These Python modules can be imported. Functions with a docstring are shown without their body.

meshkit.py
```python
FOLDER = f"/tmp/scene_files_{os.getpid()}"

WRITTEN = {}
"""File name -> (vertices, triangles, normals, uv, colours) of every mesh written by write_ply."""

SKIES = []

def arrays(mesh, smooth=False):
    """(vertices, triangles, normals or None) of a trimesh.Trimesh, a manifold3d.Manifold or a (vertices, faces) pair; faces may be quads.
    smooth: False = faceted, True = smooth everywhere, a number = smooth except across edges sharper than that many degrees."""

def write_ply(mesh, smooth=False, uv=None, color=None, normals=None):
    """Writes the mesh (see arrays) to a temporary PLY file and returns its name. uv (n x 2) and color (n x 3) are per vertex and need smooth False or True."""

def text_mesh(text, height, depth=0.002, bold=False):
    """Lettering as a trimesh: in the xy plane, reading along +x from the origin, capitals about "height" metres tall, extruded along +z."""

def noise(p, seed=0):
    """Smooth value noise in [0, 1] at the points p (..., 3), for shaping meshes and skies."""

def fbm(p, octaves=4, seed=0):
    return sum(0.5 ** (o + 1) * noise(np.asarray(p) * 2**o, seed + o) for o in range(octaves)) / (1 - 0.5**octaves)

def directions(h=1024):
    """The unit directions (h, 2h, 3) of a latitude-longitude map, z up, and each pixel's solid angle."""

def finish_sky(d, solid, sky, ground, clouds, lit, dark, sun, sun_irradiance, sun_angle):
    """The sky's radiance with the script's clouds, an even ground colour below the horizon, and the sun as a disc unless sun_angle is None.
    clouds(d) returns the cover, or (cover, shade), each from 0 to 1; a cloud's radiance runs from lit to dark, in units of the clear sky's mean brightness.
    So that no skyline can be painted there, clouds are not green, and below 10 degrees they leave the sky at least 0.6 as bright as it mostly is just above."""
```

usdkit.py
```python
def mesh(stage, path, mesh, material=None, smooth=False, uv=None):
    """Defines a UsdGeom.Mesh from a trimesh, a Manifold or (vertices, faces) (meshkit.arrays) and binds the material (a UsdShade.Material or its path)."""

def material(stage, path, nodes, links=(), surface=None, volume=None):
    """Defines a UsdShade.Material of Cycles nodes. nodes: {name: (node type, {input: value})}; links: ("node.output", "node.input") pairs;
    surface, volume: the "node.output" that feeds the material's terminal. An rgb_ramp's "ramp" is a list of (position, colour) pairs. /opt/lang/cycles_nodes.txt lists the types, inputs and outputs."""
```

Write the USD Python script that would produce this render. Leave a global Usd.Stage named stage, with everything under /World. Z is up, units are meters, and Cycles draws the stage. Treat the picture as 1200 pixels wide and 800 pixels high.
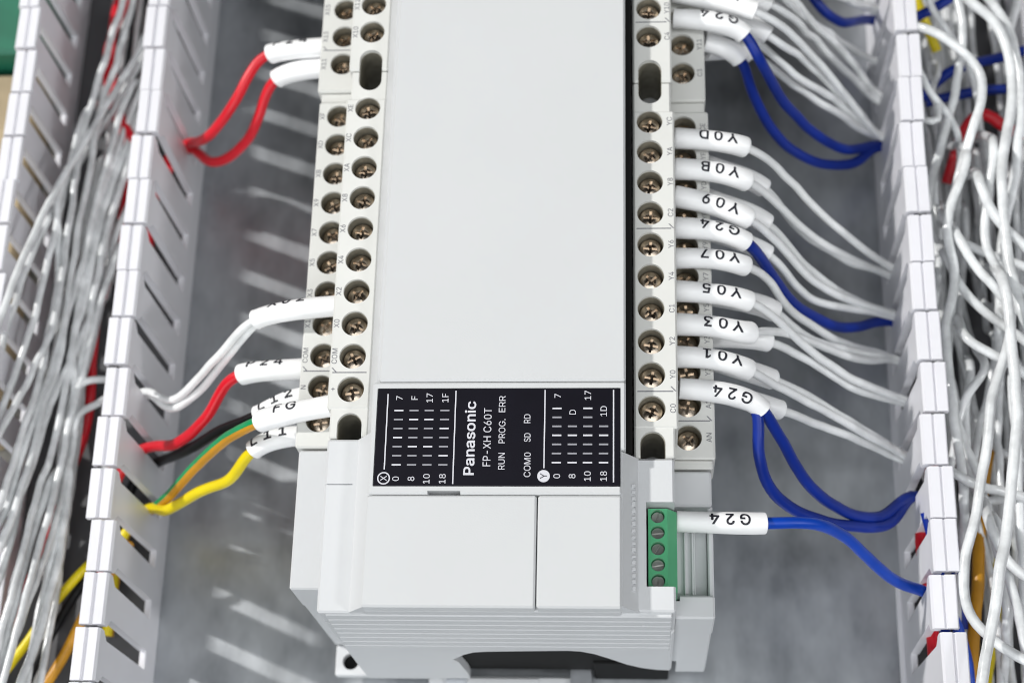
import math, random
import numpy as np, trimesh, manifold3d as m3
import usdkit, meshkit
from pxr import Usd, UsdGeom, UsdLux, UsdShade, Gf, Sdf

stage = Usd.Stage.CreateInMemory()
UsdGeom.SetStageUpAxis(stage, 'Z'); UsdGeom.SetStageMetersPerUnit(stage, 1.0)
UsdGeom.Xform.Define(stage, '/World'); UsdGeom.Scope.Define(stage, '/World/Looks')
rng = random.Random(7)
S = 0.001                                   # every length below is in millimetres

# ------------------------------------------------------------------ camera
cam = UsdGeom.Camera.Define(stage, '/World/camera')
FOCAL = 60.56
cam.CreateHorizontalApertureAttr(36.0); cam.CreateFocalLengthAttr(FOCAL)
cam.CreateClippingRangeAttr(Gf.Vec2f(0.02, 50))
cam.CreateFStopAttr(14.0); cam.CreateFocusDistanceAttr(0.362)
cam.CreateExposureAttr(0.16)
cam.AddTransformOp().Set(Gf.Matrix4d(0.99741398, 0.02228829, -0.06832704, 0, 0.00459451, 0.9289796, 0.3701024, 0,
                                     0.07172338, -0.36945924, 0.92647484, 0, 0.02854754, -0.07782677, 0.42232906, 1))

# ------------------------------------------------------------------ side lamps, and fill panels added for ambient light (no sky, no sun: an indoor close-up)
def rect_lamp(name, pos, target, w, h, power, color=(1, 1, 1)):
    l = UsdLux.RectLight.Define(stage, '/World/' + name)
    l.CreateWidthAttr(w); l.CreateHeightAttr(h); l.CreateIntensityAttr(power); l.CreateColorAttr(Gf.Vec3f(*color))
    z = np.array(pos, float) - np.array(target, float); z /= np.linalg.norm(z)
    x = np.cross([0, 1, 0.01], z); x /= np.linalg.norm(x); y = np.cross(z, x)
    l.AddTransformOp().Set(Gf.Matrix4d(*x, 0, *y, 0, *z, 0, *pos, 1))
KEY, KEY2, TOP_FILL, FRONT = 2350, 130, 2.2, 3.0
rect_lamp('side_lamp', (-2.16, 0.92, 2.02), (-0.06, 0.08, 0.02), 0.12, 0.08, KEY, (1.0, 0.985, 0.96))
rect_lamp('side_lamp_right', (2.2, -0.66, 1.96), (0.0, 0.08, 0.03), 0.30, 0.14, KEY2, (0.98, 0.985, 1.0))
rect_lamp('overhead_fill', (0.1, -0.8, 2.2), (0, 0.08, 0), 2.4, 1.6, TOP_FILL, (0.95, 0.98, 1.0))  # broad overhead panel added as ambient fill
rect_lamp('right_fill', (1.9, -0.2, 2.0), (0, 0.08, 0), 1.4, 1.8, TOP_FILL * 0.35, (0.95, 0.98, 1.0))  # fill panel added to brighten the right-hand terminal tiers
rect_lamp('front_fill', (-0.9, -2.6, 1.35), (0, 0.0, 0.05), 2.4, 1.6, FRONT, (0.95, 0.98, 1.0))  # unseen fill panel added to light the end face and slot edges

# ------------------------------------------------------------------ materials
def mat(name, color, rough=0.45, metallic=0.0, spec=0.5, noise=None, bump=None, extra=None):
    n = {'p': ('principled_bsdf', {'base_color': color, 'roughness': rough, 'metallic': metallic, 'specular_ior_level': spec, **(extra or {})})}
    links = []
    if noise or bump:
        n['g'] = ('texture_coordinate', {})
    if noise:
        sc, amount = noise
        n['n'] = ('noise_texture', {'scale': sc, 'detail': 5, 'roughness': 0.6})
        lo = tuple(max(c * (1 - amount), 0) for c in color); hi = tuple(min(c * (1 + amount), 1) for c in color)
        n['r'] = ('rgb_ramp', {'ramp': [(0.3, lo), (0.7, hi)]})
        links += [('g.object', 'n.vector'), ('n.fac', 'r.fac'), ('r.color', 'p.base_color')]
    if bump:
        sc, dist = bump
        n['bn'] = ('noise_texture', {'scale': sc, 'detail': 3})
        n['b'] = ('bump', {'strength': 0.5, 'distance': dist})
        links += [('g.object', 'bn.vector'), ('bn.fac', 'b.height'), ('b.normal', 'p.normal')]
    return usdkit.material(stage, '/World/Looks/' + name, n, links, surface='p.BSDF')

M = {}
M['case'] = mat('case_plastic', (0.61, 0.62, 0.63), 0.5, noise=(30, 0.02), bump=(2500, 0.00004))
M['cover'] = mat('cover_plastic', (0.60, 0.61, 0.615), 0.42, noise=(18, 0.02), bump=(3000, 0.00003))
M['terminal'] = mat('terminal_plastic', (0.67, 0.67, 0.64), 0.5, noise=(60, 0.03), bump=(2500, 0.00004))
M['duct'] = mat('duct_plastic', (0.74, 0.735, 0.77), 0.42, noise=(25, 0.05), bump=(1200, 0.00005))
M['sleeve'] = mat('sleeve_vinyl', (0.93, 0.93, 0.93), 0.38, noise=(120, 0.03), bump=(500, 0.0001))
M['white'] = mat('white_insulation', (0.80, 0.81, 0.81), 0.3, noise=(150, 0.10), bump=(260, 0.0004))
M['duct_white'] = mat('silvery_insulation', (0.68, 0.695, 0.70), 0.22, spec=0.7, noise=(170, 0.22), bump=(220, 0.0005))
M['blue'] = mat('blue_insulation', (0.002, 0.022, 0.24), 0.4, spec=0.35, noise=(90, 0.15), bump=(400, 0.0001))
M['bright_blue'] = mat('bright_blue_insulation', (0.003, 0.05, 0.40), 0.4, spec=0.35, noise=(90, 0.15), bump=(400, 0.0001))
M['red'] = mat('red_insulation', (0.62, 0.006, 0.018), 0.35, noise=(90, 0.1), bump=(400, 0.0001))
M['yellow'] = mat('yellow_insulation', (0.78, 0.62, 0.004), 0.38, noise=(90, 0.1), bump=(400, 0.0001))
M['orange'] = mat('orange_insulation', (0.58, 0.27, 0.012), 0.4, noise=(90, 0.15), bump=(400, 0.0001))
M['green'] = mat('green_insulation', (0.004, 0.27, 0.09), 0.38, noise=(90, 0.12), bump=(400, 0.0001))
M['black'] = mat('black_insulation', (0.005, 0.005, 0.006), 0.45, spec=0.25, noise=(90, 0.1))
M['ink'] = mat('black_ink', (0.012, 0.012, 0.02), 0.6)
M['grey_ink'] = mat('grey_ink', (0.16, 0.16, 0.18), 0.6)
M['panel'] = mat('black_panel', (0.005, 0.0045, 0.009), 0.4, spec=0.25, noise=(80, 0.2))
M['panel_ink'] = mat('white_ink', (0.62, 0.62, 0.66), 0.5)
M['panel_dim'] = mat('dim_ink', (0.30, 0.30, 0.33), 0.5)
M['screw'] = mat('screw_nickel', (0.58, 0.49, 0.40), 0.22, metallic=1.0, noise=(500, 0.25))
M['terminal_metal'] = mat('terminal_brass', (0.22, 0.18, 0.13), 0.4, metallic=0.8, noise=(400, 0.3))
M['well'] = mat('olive_well', (0.25, 0.235, 0.19), 0.42, metallic=0.35, noise=(400, 0.25))
M['duct_floor_shade'] = mat('duct_floor_shade', (0.08, 0.08, 0.085), 0.6, noise=(40, 0.2))  # duct plastic painted near black, the interior shade put into its colour
M['grey_screw'] = mat('grey_screw', (0.42, 0.42, 0.40), 0.35, metallic=0.9, noise=(500, 0.2))
M['connector'] = mat('green_connector', (0.085, 0.40, 0.19), 0.4, noise=(150, 0.06))
M['shadow_gap'] = mat('shade_black', (0.010, 0.010, 0.010), 0.7, spec=0.1)  # flat black standing in for shade in gaps, hole and recess
M['rail'] = mat('rail_steel', (0.55, 0.57, 0.60), 0.3, metallic=0.9, noise=(120, 0.15))
M['board'] = mat('green_board', (0.012, 0.13, 0.075), 0.5, noise=(40, 0.15))
M['tan'] = mat('tan_strip', (0.36, 0.28, 0.17), 0.6, noise=(60, 0.25))
# galvanised plate: even zinc grey with soft mottling and fine drawn streaks
M['plate'] = usdkit.material(stage, '/World/Looks/galvanised_plate', {
    'g': ('geometry', {}),
    'm': ('mapping', {'scale': (70, 40, 40)}), 'n': ('noise_texture', {'scale': 1.0, 'detail': 4, 'roughness': 0.55}),
    'm2': ('mapping', {'scale': (420, 170, 170)}), 'n2': ('noise_texture', {'scale': 1.0, 'detail': 4}),
    'mx': ('mix', {'fac': 0.2}),
    'r': ('rgb_ramp', {'ramp': [(0.32, (0.36, 0.38, 0.405)), (0.68, (0.62, 0.645, 0.665))]}),
    'rr': ('rgb_ramp', {'ramp': [(0.3, (0.30,) * 3), (0.7, (0.44,) * 3)]}),
    'p': ('principled_bsdf', {'metallic': 0.9, 'specular_ior_level': 0.5})},
    [('g.position', 'm.vector'), ('m.vector', 'n.vector'), ('g.position', 'm2.vector'), ('m2.vector', 'n2.vector'),
     ('n.color', 'mx.color1'), ('n2.color', 'mx.color2'), ('mx.color', 'r.fac'), ('r.color', 'p.base_color'), ('n.fac', 'rr.fac'), ('rr.color', 'p.roughness')], surface='p.BSDF')

# ------------------------------------------------------------------ prim helpers
def numbered(parent, name):
    k, n = 0, name
    while stage.GetPrimAtPath(f'{parent}/{n}'):
        k += 1; n = f'{name}_{k:03d}'
    return f'{parent}/{n}'
def obj(name, mesh, material, parent='/World', smooth=30, label=None):
    path = numbered(parent, name)
    v, f, n = meshkit.arrays(mesh, smooth)
    p = usdkit.mesh(stage, path, trimesh.Trimesh(v * S, f, process=False), M[material], smooth=smooth).GetPrim()
    if label: p.SetCustomDataByKey('label', label)
    return path
def tag(path, label, cat=None, group=None, kind=None):
    p = stage.GetPrimAtPath(path); p.SetCustomDataByKey('label', label)
    for k, v in (('category', cat), ('group', group), ('kind', kind)):
        if v: p.SetCustomDataByKey(k, v)
def thing(name, label, cat, group=None):
    path = numbered('/World', name); UsdGeom.Xform.Define(stage, path); tag(path, label, cat, group)
    return path

def cbox(x0, x1, y0, y1, z0, z1, c=0.35):
    """box with chamfered edges, as a Manifold"""
    pts = []
    for a, b, d in ((0, c, c), (c, 0, c), (c, c, 0)):
        for x in (x0 + a, x1 - a):
            for y in (y0 + b, y1 - b):
                for z in (z0 + d, z1 - d):
                    pts.append((x, y, z))
    return m3.Manifold.hull_points(np.array(pts, float))
def box(x0, x1, y0, y1, z0, z1):
    return m3.Manifold.cube([x1 - x0, y1 - y0, z1 - z0]).translate([x0, y0, z0])
def cyl(x, y, z0, z1, r, r2=None, n=24):
    return m3.Manifold.cylinder(z1 - z0, r, r if r2 is None else r2, n).translate([x, y, z0])
def hull(pts): return m3.Manifold.hull_points(np.array(pts, float))
def union(ms): return m3.Manifold.batch_boolean(list(ms), m3.OpType.Add)
def tri(m):
    if hasattr(m, 'to_mesh'): m = m.to_mesh()
    if hasattr(m, 'vert_properties'): return trimesh.Trimesh(np.array(m.vert_properties[:, :3], float), np.array(m.tri_verts), process=False)
    return m
def fixed(m):
    m = tri(m); m.merge_vertices(); m.fix_normals(); return m

def text(s, height, x, y, z, rot=90, depth=0.04, bold=False, anchor='l', wide=1.0):
    t = meshkit.text_mesh(s, height, depth, bold)
    b = t.bounds
    t.apply_scale([wide, 1, 1]); b = t.bounds
    t.apply_translation([{'l': -b[0, 0], 'c': -(b[0, 0] + b[1, 0]) / 2, 'r': -b[1, 0]}[anchor], -height / 2, 0])
    t.apply_transform(trimesh.transformations.rotation_matrix(math.radians(rot), [0, 0, 1]))
    t.apply_translation([x, y, z]); return t

# ------------------------------------------------------------------ tubes along curves
def spline(p, step=1.6):
    p = np.array(p, float)
    keep = np.r_[True, np.linalg.norm(np.diff(p, axis=0), axis=1) > 0.3]; p = p[keep]
    q = np.vstack([2 * p[0] - p[1], p, 2 * p[-1] - p[-2]])
    t = np.r_[0, np.cumsum(np.linalg.norm(np.diff(q, axis=0), axis=1) ** 0.5)]
    outp = []
    for i in range(1, len(q) - 2):
        n = max(2, int(np.linalg.norm(q[i + 1] - q[i]) / step))
        u = np.linspace(t[i], t[i + 1], n, endpoint=False)[:, None]
        A1 = (t[i] - u) / (t[i] - t[i - 1]) * q[i - 1] + (u - t[i - 1]) / (t[i] - t[i - 1]) * q[i]
        A2 = (t[i + 1] - u) / (t[i + 1] - t[i]) * q[i] + (u - t[i]) / (t[i + 1] - t[i]) * q[i + 1]
        A3 = (t[i + 2] - u) / (t[i + 2] - t[i + 1]) * q[i + 1] + (u - t[i + 1]) / (t[i + 2] - t[i + 1]) * q[i + 2]
        B1 = (t[i + 1] - u) / (t[i + 1] - t[i - 1]) * A1 + (u - t[i - 1]) / (t[i + 1] - t[i - 1]) * A2
        B2 = (t[i + 2] - u) / (t[i + 2] - t[i]) * A2 + (u - t[i]) / (t[i + 2] - t[i]) * A3
        outp.append((t[i + 1] - u) / (t[i + 1] - t[i]) * B1 + (u - t[i]) / (t[i + 1] - t[i]) * B2)
    c = np.vstack(outp + [q[-2][None]])
    for _ in range(3):
        c[1:-1] = 0.25 * c[:-2] + 0.5 * c[1:-1] + 0.25 * c[2:]
    return c
class Curve:
    def __init__(self, pts):
        self.c = pts; self.s = np.r_[0, np.cumsum(np.linalg.norm(np.diff(pts, axis=0), axis=1))]; self.L = self.s[-1]
        T = np.gradient(pts, axis=0); T /= np.linalg.norm(T, axis=1, keepdims=True); self.T = T
        N = np.zeros_like(T); n = np.array([0, 0, 1.0])
        for i, t in enumerate(T):
            n = n - t * (n @ t); n /= np.linalg.norm(n); N[i] = n
        self.N = N; B = np.cross(N, T)
        if B[0, 1] < 0: B = -B
        self.B = B
    def at(self, s):
        s = np.asarray(s, float); f = lambda A: np.stack([np.interp(s, self.s, A[:, k]) for k in range(3)], -1)
        p = f(self.c); ex = np.where(s < 0, s, np.where(s > self.L, s - self.L, 0.0))
        T = f(self.T); p = p + T * ex[..., None]
        return p, T, f(self.N), f(self.B)
def sweep(cv, ss, rr, sides=12, a0=0.0, a1=2 * math.pi, squash=1.0):
    """tube through stations ss with radii rr; a0..a1 an open sector"""
    p, T, N, B = cv.at(ss); full = a1 - a0 > 6.28
    a = np.linspace(a0, a1, sides, endpoint=not full)
    rr = np.asarray(rr, float)[:, None, None]
    v = p[:, None] + rr * (np.cos(a)[None, :, None] * N[:, None] + squash * np.sin(a)[None, :, None] * B[:, None])
    n, k = len(ss), sides; faces = []
    for i in range(n - 1):
        for j in range(k if full else k - 1):
            j2 = (j + 1) % k
            faces += [(i * k + j, i * k + j2, (i + 1) * k + j2), (i * k + j, (i + 1) * k + j2, (i + 1) * k + j)]
    v = v.reshape(-1, 3)
    if full:
        v = np.vstack([v, p[0], p[-1]])
        for j in range(k):
            faces += [(n * k, (j + 1) % k, j), (n * k + 1, (n - 1) * k + j, (n - 1) * k + (j + 1) % k)]
    m = trimesh.Trimesh(v, np.array(faces), process=False)
    if full: 
        if m.volume < 0: m.invert()
    return m

# ------------------------------------------------------------------ the setting
plate = obj('mounting_plate', box(-210, 210, -140, 330, -2, 0), 'plate'); tag(plate, 'grey galvanised steel mounting plate under everything', kind='structure')

# ------------------------------------------------------------------ slotted cable ducts
PITCH, BW = 12.5, 3.95
HEAD = [(0, 44.6), (0, 46.3), (0.5, 47), (2.5, 47), (2.75, 46.45), (3.1, 46.45), (3.35, 47.1), (5.4, 47.1), (5.7, 46.8), (5.7, 45.2), (4.9, 45.2), (4.7, 45.9), (1.7, 45.5), (1.7, 44.6)]
def finger(x, inward, y):
    """one tongue of a duct wall: a flat blade with a wider snap head; x is the wall's outer face"""
    j = rng.uniform(-0.12, 0.12); w = PITCH / 2 - 0.33
    out = [(-BW, 9), (-BW, 41.5), (-w + 0.05, 43.9), (-w + 0.05, 44.7), (w - 0.05, 44.7), (w - 0.05, 43.9), (BW, 41.5), (BW, 9)]
    blade = m3.CrossSection([np.array(out, float)], m3.FillRule.NonZero).extrude(2.0)           # (y, z, d)
    blade = blade.transform(np.array([[0, 0, 1, 0], [1, 0, 0, 0], [0, 1, 0, 0]], float))
    head = m3.CrossSection([np.array(HEAD, float)], m3.FillRule.EvenOdd)
    if head.area() < 0.1: head = m3.CrossSection([np.array(HEAD[::-1], float)], m3.FillRule.NonZero)
    head = head.extrude(2 * w).transform(np.array([[1, 0, 0, 0], [0, 0, 1, -w], [0, 1, 0, 0]], float))
    v = np.vstack([tri(blade).vertices, tri(head).vertices]); f = np.vstack([tri(blade).faces, tri(head).faces + len(tri(blade).vertices)])
    m = trimesh.Trimesh(v, f, process=False)
    for part in (m,):
        part.apply_scale([inward, 1, 1])
    m = trimesh.util.concatenate([fixed(c) for c in m.split(only_watertight=False)])
    m.apply_translation([0, 0, -9])
    m.apply_transform(trimesh.transformations.rotation_matrix(math.radians(rng.uniform(-1.3, 1.3)), [0, 1, 0]))
    m.apply_transform(trimesh.transformations.rotation_matrix(math.radians(rng.uniform(-0.5, 0.5)), [1, 0, 0]))
    m.apply_translation([x, y + j, 9 + rng.uniform(-0.1, 0.1)])
    return m
def duct(name, label, walls, phase, y0, y1, xs):
    d = thing(name, label, 'cable duct')
    obj('floor', box(xs[0] + 1.7, xs[1] - 1.7, y0, y1, 0.2, 1.8), 'duct_floor_shade', d)
    for x, inward, fy0, fy1 in walls:
        a, b = sorted((x, x + inward * 1.7))
        obj('side_wall', cbox(a, b, y0, y1, 0.1, 9, 0.2), 'duct', d)
        k0, k1 = math.ceil((fy0 - phase) / PITCH), math.floor((fy1 - phase) / PITCH)
        for k in range(k0, k1 + 1):
            obj('finger', finger(x, inward, phase + PITCH * (k + 0.5)), 'duct', d, smooth=25)
    return d
dl = duct('cable_duct', 'pale grey slotted cable duct on the left, open and full of white wires', [(-91.5, -1, -40, 215), (-131.2, 1, 20, 225)], 3.6, -60, 240, (-131.2, -91.5))
dr = duct('cable_duct', 'pale grey slotted cable duct on the right, open with wires entering its slots', [(93.3, 1, -40, 215)], 4.2, -60, 240, (93.3, 133.3))
obj('side_wall', cbox(131.6, 133.3, -60, 240, 0.1, 44, 0.2), 'duct', dr)
obj('foot_flange', cbox(91.9, 93.3, -60, 27, 0.1, 1.3, 0.2), 'duct', dr)

# ------------------------------------------------------------------ programmable controller
plc = thing('programmable_controller', 'white programmable controller with stepped screw terminals and a black indicator panel', 'controller')
LEN = 190
# screw positions (centre x, list of y)
UL = dict(x=-32.6, lo=[48.58 + 7.62 * k for k in range(10)], hi=[137.4 + 7.5 * k for k in range(6)])
UR = dict(x=31.85, lo=[44.07 + 7.62 * k for k in range(10)], hi=[134.9 + 7.5 * k for k in range(6)])
LL = dict(x=-41.65, lo=[46.14 + 7.62 * k for k in range(11)], hi=[136.6 + 7.6 * k for k in range(6)])
LR = dict(x=39.85, lo=[41.88 + 7.62 * k for k in range(11)], hi=[132.6 + 7.7 * k for k in range(6)])
# housing: core, left blocks, right blocks, sloped shoulders, end face with ribs and rail recess
core = [cbox(-36.9, 36.4, 0, LEN, 7, 61, 0.5), box(-27.4, 25.6, 1, LEN - 1, 55, 77.0),
        cbox(-45.3, -36.0, 8.0, LEN - 2, 7.6, 56.0, 0.4), cbox(36.0, 44.6, 2.2, LEN - 2, 7.6, 54.0, 0.4),
        cbox(-36.9, -27.2, 0, 37.3, 50, 78.2, 0.45),                                             # upper left shoulder
        cbox(-45.5, -36.5, 7.9, 38.95, 50, 65.4, 0.35),                                           # lower left block
        hull([(-30.3, 0.1, 78), (-30.3, 37.2, 78), (-26.8, 0.1, 83), (-26.8, 37.2, 83), (-26, 0.1, 83), (-26, 37.2, 83), (-26, 0.1, 70), (-26, 37.2, 70), (-30.3, 0.1, 70), (-30.3, 37.2, 70)]),
        hull([(29.0, 0.5, 78), (29.0, 33, 78), (25.7, 0.5, 82.6), (25.7, 33, 82.6), (25.0, 0.5, 82.6), (25.0, 33, 82.6), (25, 0.5, 70), (25, 33, 70), (29.0, 0.5, 70), (29.0, 33, 70)]),
        cbox(28.0, 36.4, 0.6, 33.0, 50, 78.2, 0.45),                                             # right shoulder around the green connector
        cbox(36.0, 44.6, 26.4, 34.3, 50, 65.4, 0.45), cbox(36.2, 44.8, 2.1, 7.1, 50, 65.6, 0.45), cbox(43.6, 44.8, 6.5, 27, 50, 63.5, 0.3),
        hull([(x, y, z) for y in (37.4, LEN - 1) for x, z in ((-28.4, 60), (-28.4, 78.0), (-27.2, 78.1), (-26.4, 81.6), (-25.5, 81.6), (-25.5, 60))]),
        cbox(-26.9, 25.4, -0.05, LEN, 60, 80.3, 0.3)]
for k in range(8):                                                                               # raised ribs on the end face
    z = 75.3 - 4.25 * k
    core.append(cbox(-35.4 - 0.1 * k, 35.6, -0.32, 1.0, z - 2.0, z + 1.75, 0.25))
body = union(core)
body -= box(30.5, 37.5, 5.8, 23.6, 58, 90)                                                       # bay of the green connector
REC = [(-11.6, 0), (37.6, 0), (37.6, 20.4), (33, 21.2), (29.5, 23.3), (26.2, 27), (22, 34), (19, 38.6), (16, 41.3), (13, 42), (-5, 40.3), (-8, 39.4), (-10.5, 36.6), (-13.6, 31), (-12.6, 28.5), (-11.6, 15)]
rec = m3.CrossSection([np.array(REC, float)], m3.FillRule.NonZero)
body -= rec.extrude(34).transform(np.array([[1, 0, 0, 0], [0, 0, 1, -4], [0, 1, 0, 0]], float))
body -= box(-17.6, 17.6, -5, 200, 0, 8.2)                                                        # the rail runs through
body -= box(-36.8, -31.0, 27.15, 27.45, 77.8, 79)                                                # seam across the left shoulder
for x in (-36.0, 30.0):
    body -= cyl(x, -0.2, 69.2, 70.2, 0.5)
obj('housing', fixed(body), 'case', plc)
# covers and doors, each a lifted lid with its own seams
obj('top_cover', fixed(union([cbox(-25.7, 26.4, 48.3, LEN - 1, 76, 83.75, 0.45)])), 'cover', plc)
obj('panel_frame', fixed(cbox(-26.9, 26.4, 33.2, 48.1, 79, 83.7, 0.4) + cbox(-26.9, 25.5, 23.55, 34, 79, 83.7, 0.4) - cbox(-25.85, 25.35, 25.2, 46.7, 83.25, 84.5, 0.1) - box(-14.4, -7.6, 23.0, 24.3, 80.5, 84)), 'cover', plc)
obj('flap', fixed(cbox(-27.0, 8.15, 0.0, 23.35, 79, 83.75, 0.4)), 'cover', plc)
obj('flap', fixed(cbox(8.45, 25.5, 0.0, 23.35, 79, 83.75, 0.4)), 'cover', plc)
obj('cover_gap_shade', box(26.45, 27.75, 33.3, LEN - 1, 60, 80.5), 'shadow_gap', plc)  # black strip paints the shade down the gap beside the cover
obj('mounting_tab', fixed(cbox(-44.7, -36.6, 0.5, 7.9, 5.0, 8.0, 0.3) - cyl(-41.0, 3.9, 4, 9, 2.0)), 'case', plc)
obj('tab_hole_shade', fixed(cyl(-41.0, 3.9, 5.2, 5.6, 2.2)), 'shadow_gap', plc)  # black disc closing the tab hole, its shade put in as colour
obj('recess_shade', fixed(cbox(-13.0, 36.0, 2.2, 20, 8.8, 43, 0.4) + cbox(18.2, 36.0, 1.6, 20, 0.4, 20, 0.3)), 'shadow_gap', plc)  # black block added so the rail recess reads as deep shade
obj('side_floor', fixed(union([cbox(36.6, 43.5, 7.2, 26.3, 50, 60.5, 0.2)] + [cbox(38.6 + d, 39.0 + d, 7.3, 26.2, 60.2, 61.2, 0.1) for d in (0, 1.6, 2.0)])), 'case', plc)

def half_slot(x, y0, y1, z0, z1, r=2.65):
    return hull([(x + r * math.cos(a), y + r * math.sin(a), z) for y in (y0, y1) for z in (z0, z1) for a in np.linspace(0, 2 * math.pi, 24, endpoint=False)])
def screw_mesh(x, y, z, r=2.45):
    """pan head screw with a cross recess over a clamping plate"""
    head = m3.Manifold.revolve(m3.CrossSection([np.array([(0, 0), (r, 0), (r, 0.7), (r * 0.86, 1.15), (r * 0.5, 1.45), (0, 1.55)], float)], m3.FillRule.NonZero), 20)
    a = rng.uniform(0, 180)
    cross = union([box(-1.55, 1.55, -0.3, 0.3, 0.55, 2), box(-0.3, 0.3, -1.55, 1.55, 0.55, 2), cyl(0, 0, 0.5, 2, 0.35, 0.75, 10)])
    m = (head - cross).rotate([rng.uniform(-3, 3), rng.uniform(-3, 3), a]) + m3.Manifold.cube([5.0, 5.4, 0.45], True).translate([0, 0, -0.25])
    return fixed(m.translate([x, y, z]))
def labels_left(ys, names, x, z, parent):
    for y, s in zip(ys, names):
        if s: obj('lettering', text(s, 1.15, x, y, z, 90, anchor='c'), 'grey_ink', parent, smooth=False)
def terminal_block(x0, x1, y0, y1, ztop, zbot, ears, sx, ys, slots, marks, mx, z_depth=6.3, lines=(), open_side=0):
    """ears: y limits of the main raised block; beyond them the ends are narrower and lower"""
    a, b = ears; inner = 0.75
    parts = [cbox(x0, x1, a, b, zbot, ztop, 0.4)]
    if a > y0: parts.append(cbox(x0 + (inner if sx < 0 else 0.0), x1 - (inner if sx > 0 else 0.0), y0, a + 1, zbot, ztop - 0.25, 0.35))
    if b < y1: parts.append(cbox(x0 + (inner if sx < 0 else 0.0), x1 - (inner if sx > 0 else 0.0), b - 1, y1, zbot, ztop - 0.25, 0.35))
    m = union(parts)
    for y in ys:
        if y0 < y < y1: m -= cyl(sx, y, ztop - z_depth, ztop + 1, 2.75, 2.95, 28)
        # wire entry in the outer side, under the screw
        xo = x0 if sx < 0 else x1
        m -= box(*sorted((xo - math.copysign(4.5, sx), xo + math.copysign(2, sx))), y - 2.75, y + 2.75, zbot + 1.5, ztop - 6.0)
    for s in slots:
        m -= half_slot(sx + 0.15, s[0], s[1], ztop - 20, ztop + 1)
    path = obj('terminal_block', fixed(m), 'terminal', plc)
    for s in slots:
        a, b = max(s[0], y0 + 0.1 - (2 if y0 > 100 or s[0] < y0 else 0)), s[1]
        lin = half_slot(sx + 0.15, s[0], s[1], ztop - 20, ztop - 1.2, 2.64) - half_slot(sx + 0.15, s[0], s[1], ztop - 19.5, ztop + 1, 2.5)
        lin = lin ^ box(sx - 5, sx + 5, y0 + 0.05, y1 - 0.05, 0, 100)
        obj('slot_lining', fixed(lin), 'well', path)
    for y in ys:
        if -5 < y < 172:
            obj('screw', screw_mesh(sx, y, ztop - z_depth + 2.5 + rng.uniform(-0.3, 0.3), 2.55), 'screw', path, smooth=30)
            obj('screw_well', fixed(cyl(sx, y, ztop - z_depth, ztop - 0.7, 2.74, 2.9, 24) - cyl(sx, y, ztop - z_depth - 1, ztop, 2.62, 2.80, 24)), 'well', path)
    labels_left(ys, marks, mx, ztop + 0.01, path)
    for y in lines:
        obj('divider_line', union([box(x0 + 0.7, x1 - 1.0, y - 0.12, y + 0.12, ztop - 0.05, ztop + 0.03), hull([(mx - 0.5, y + 1.1, ztop), (mx - 0.2, y + 1.1, ztop), (mx + .5, y, ztop), (mx + .8, y, ztop), (mx - 0.5, y + 1.1, ztop + .03), (mx - 0.2, y + 1.1, ztop + .03), (mx + .5, y, ztop + .03), (mx + .8, y, ztop + .03)])]), 'grey_ink', path)
    return path
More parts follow.
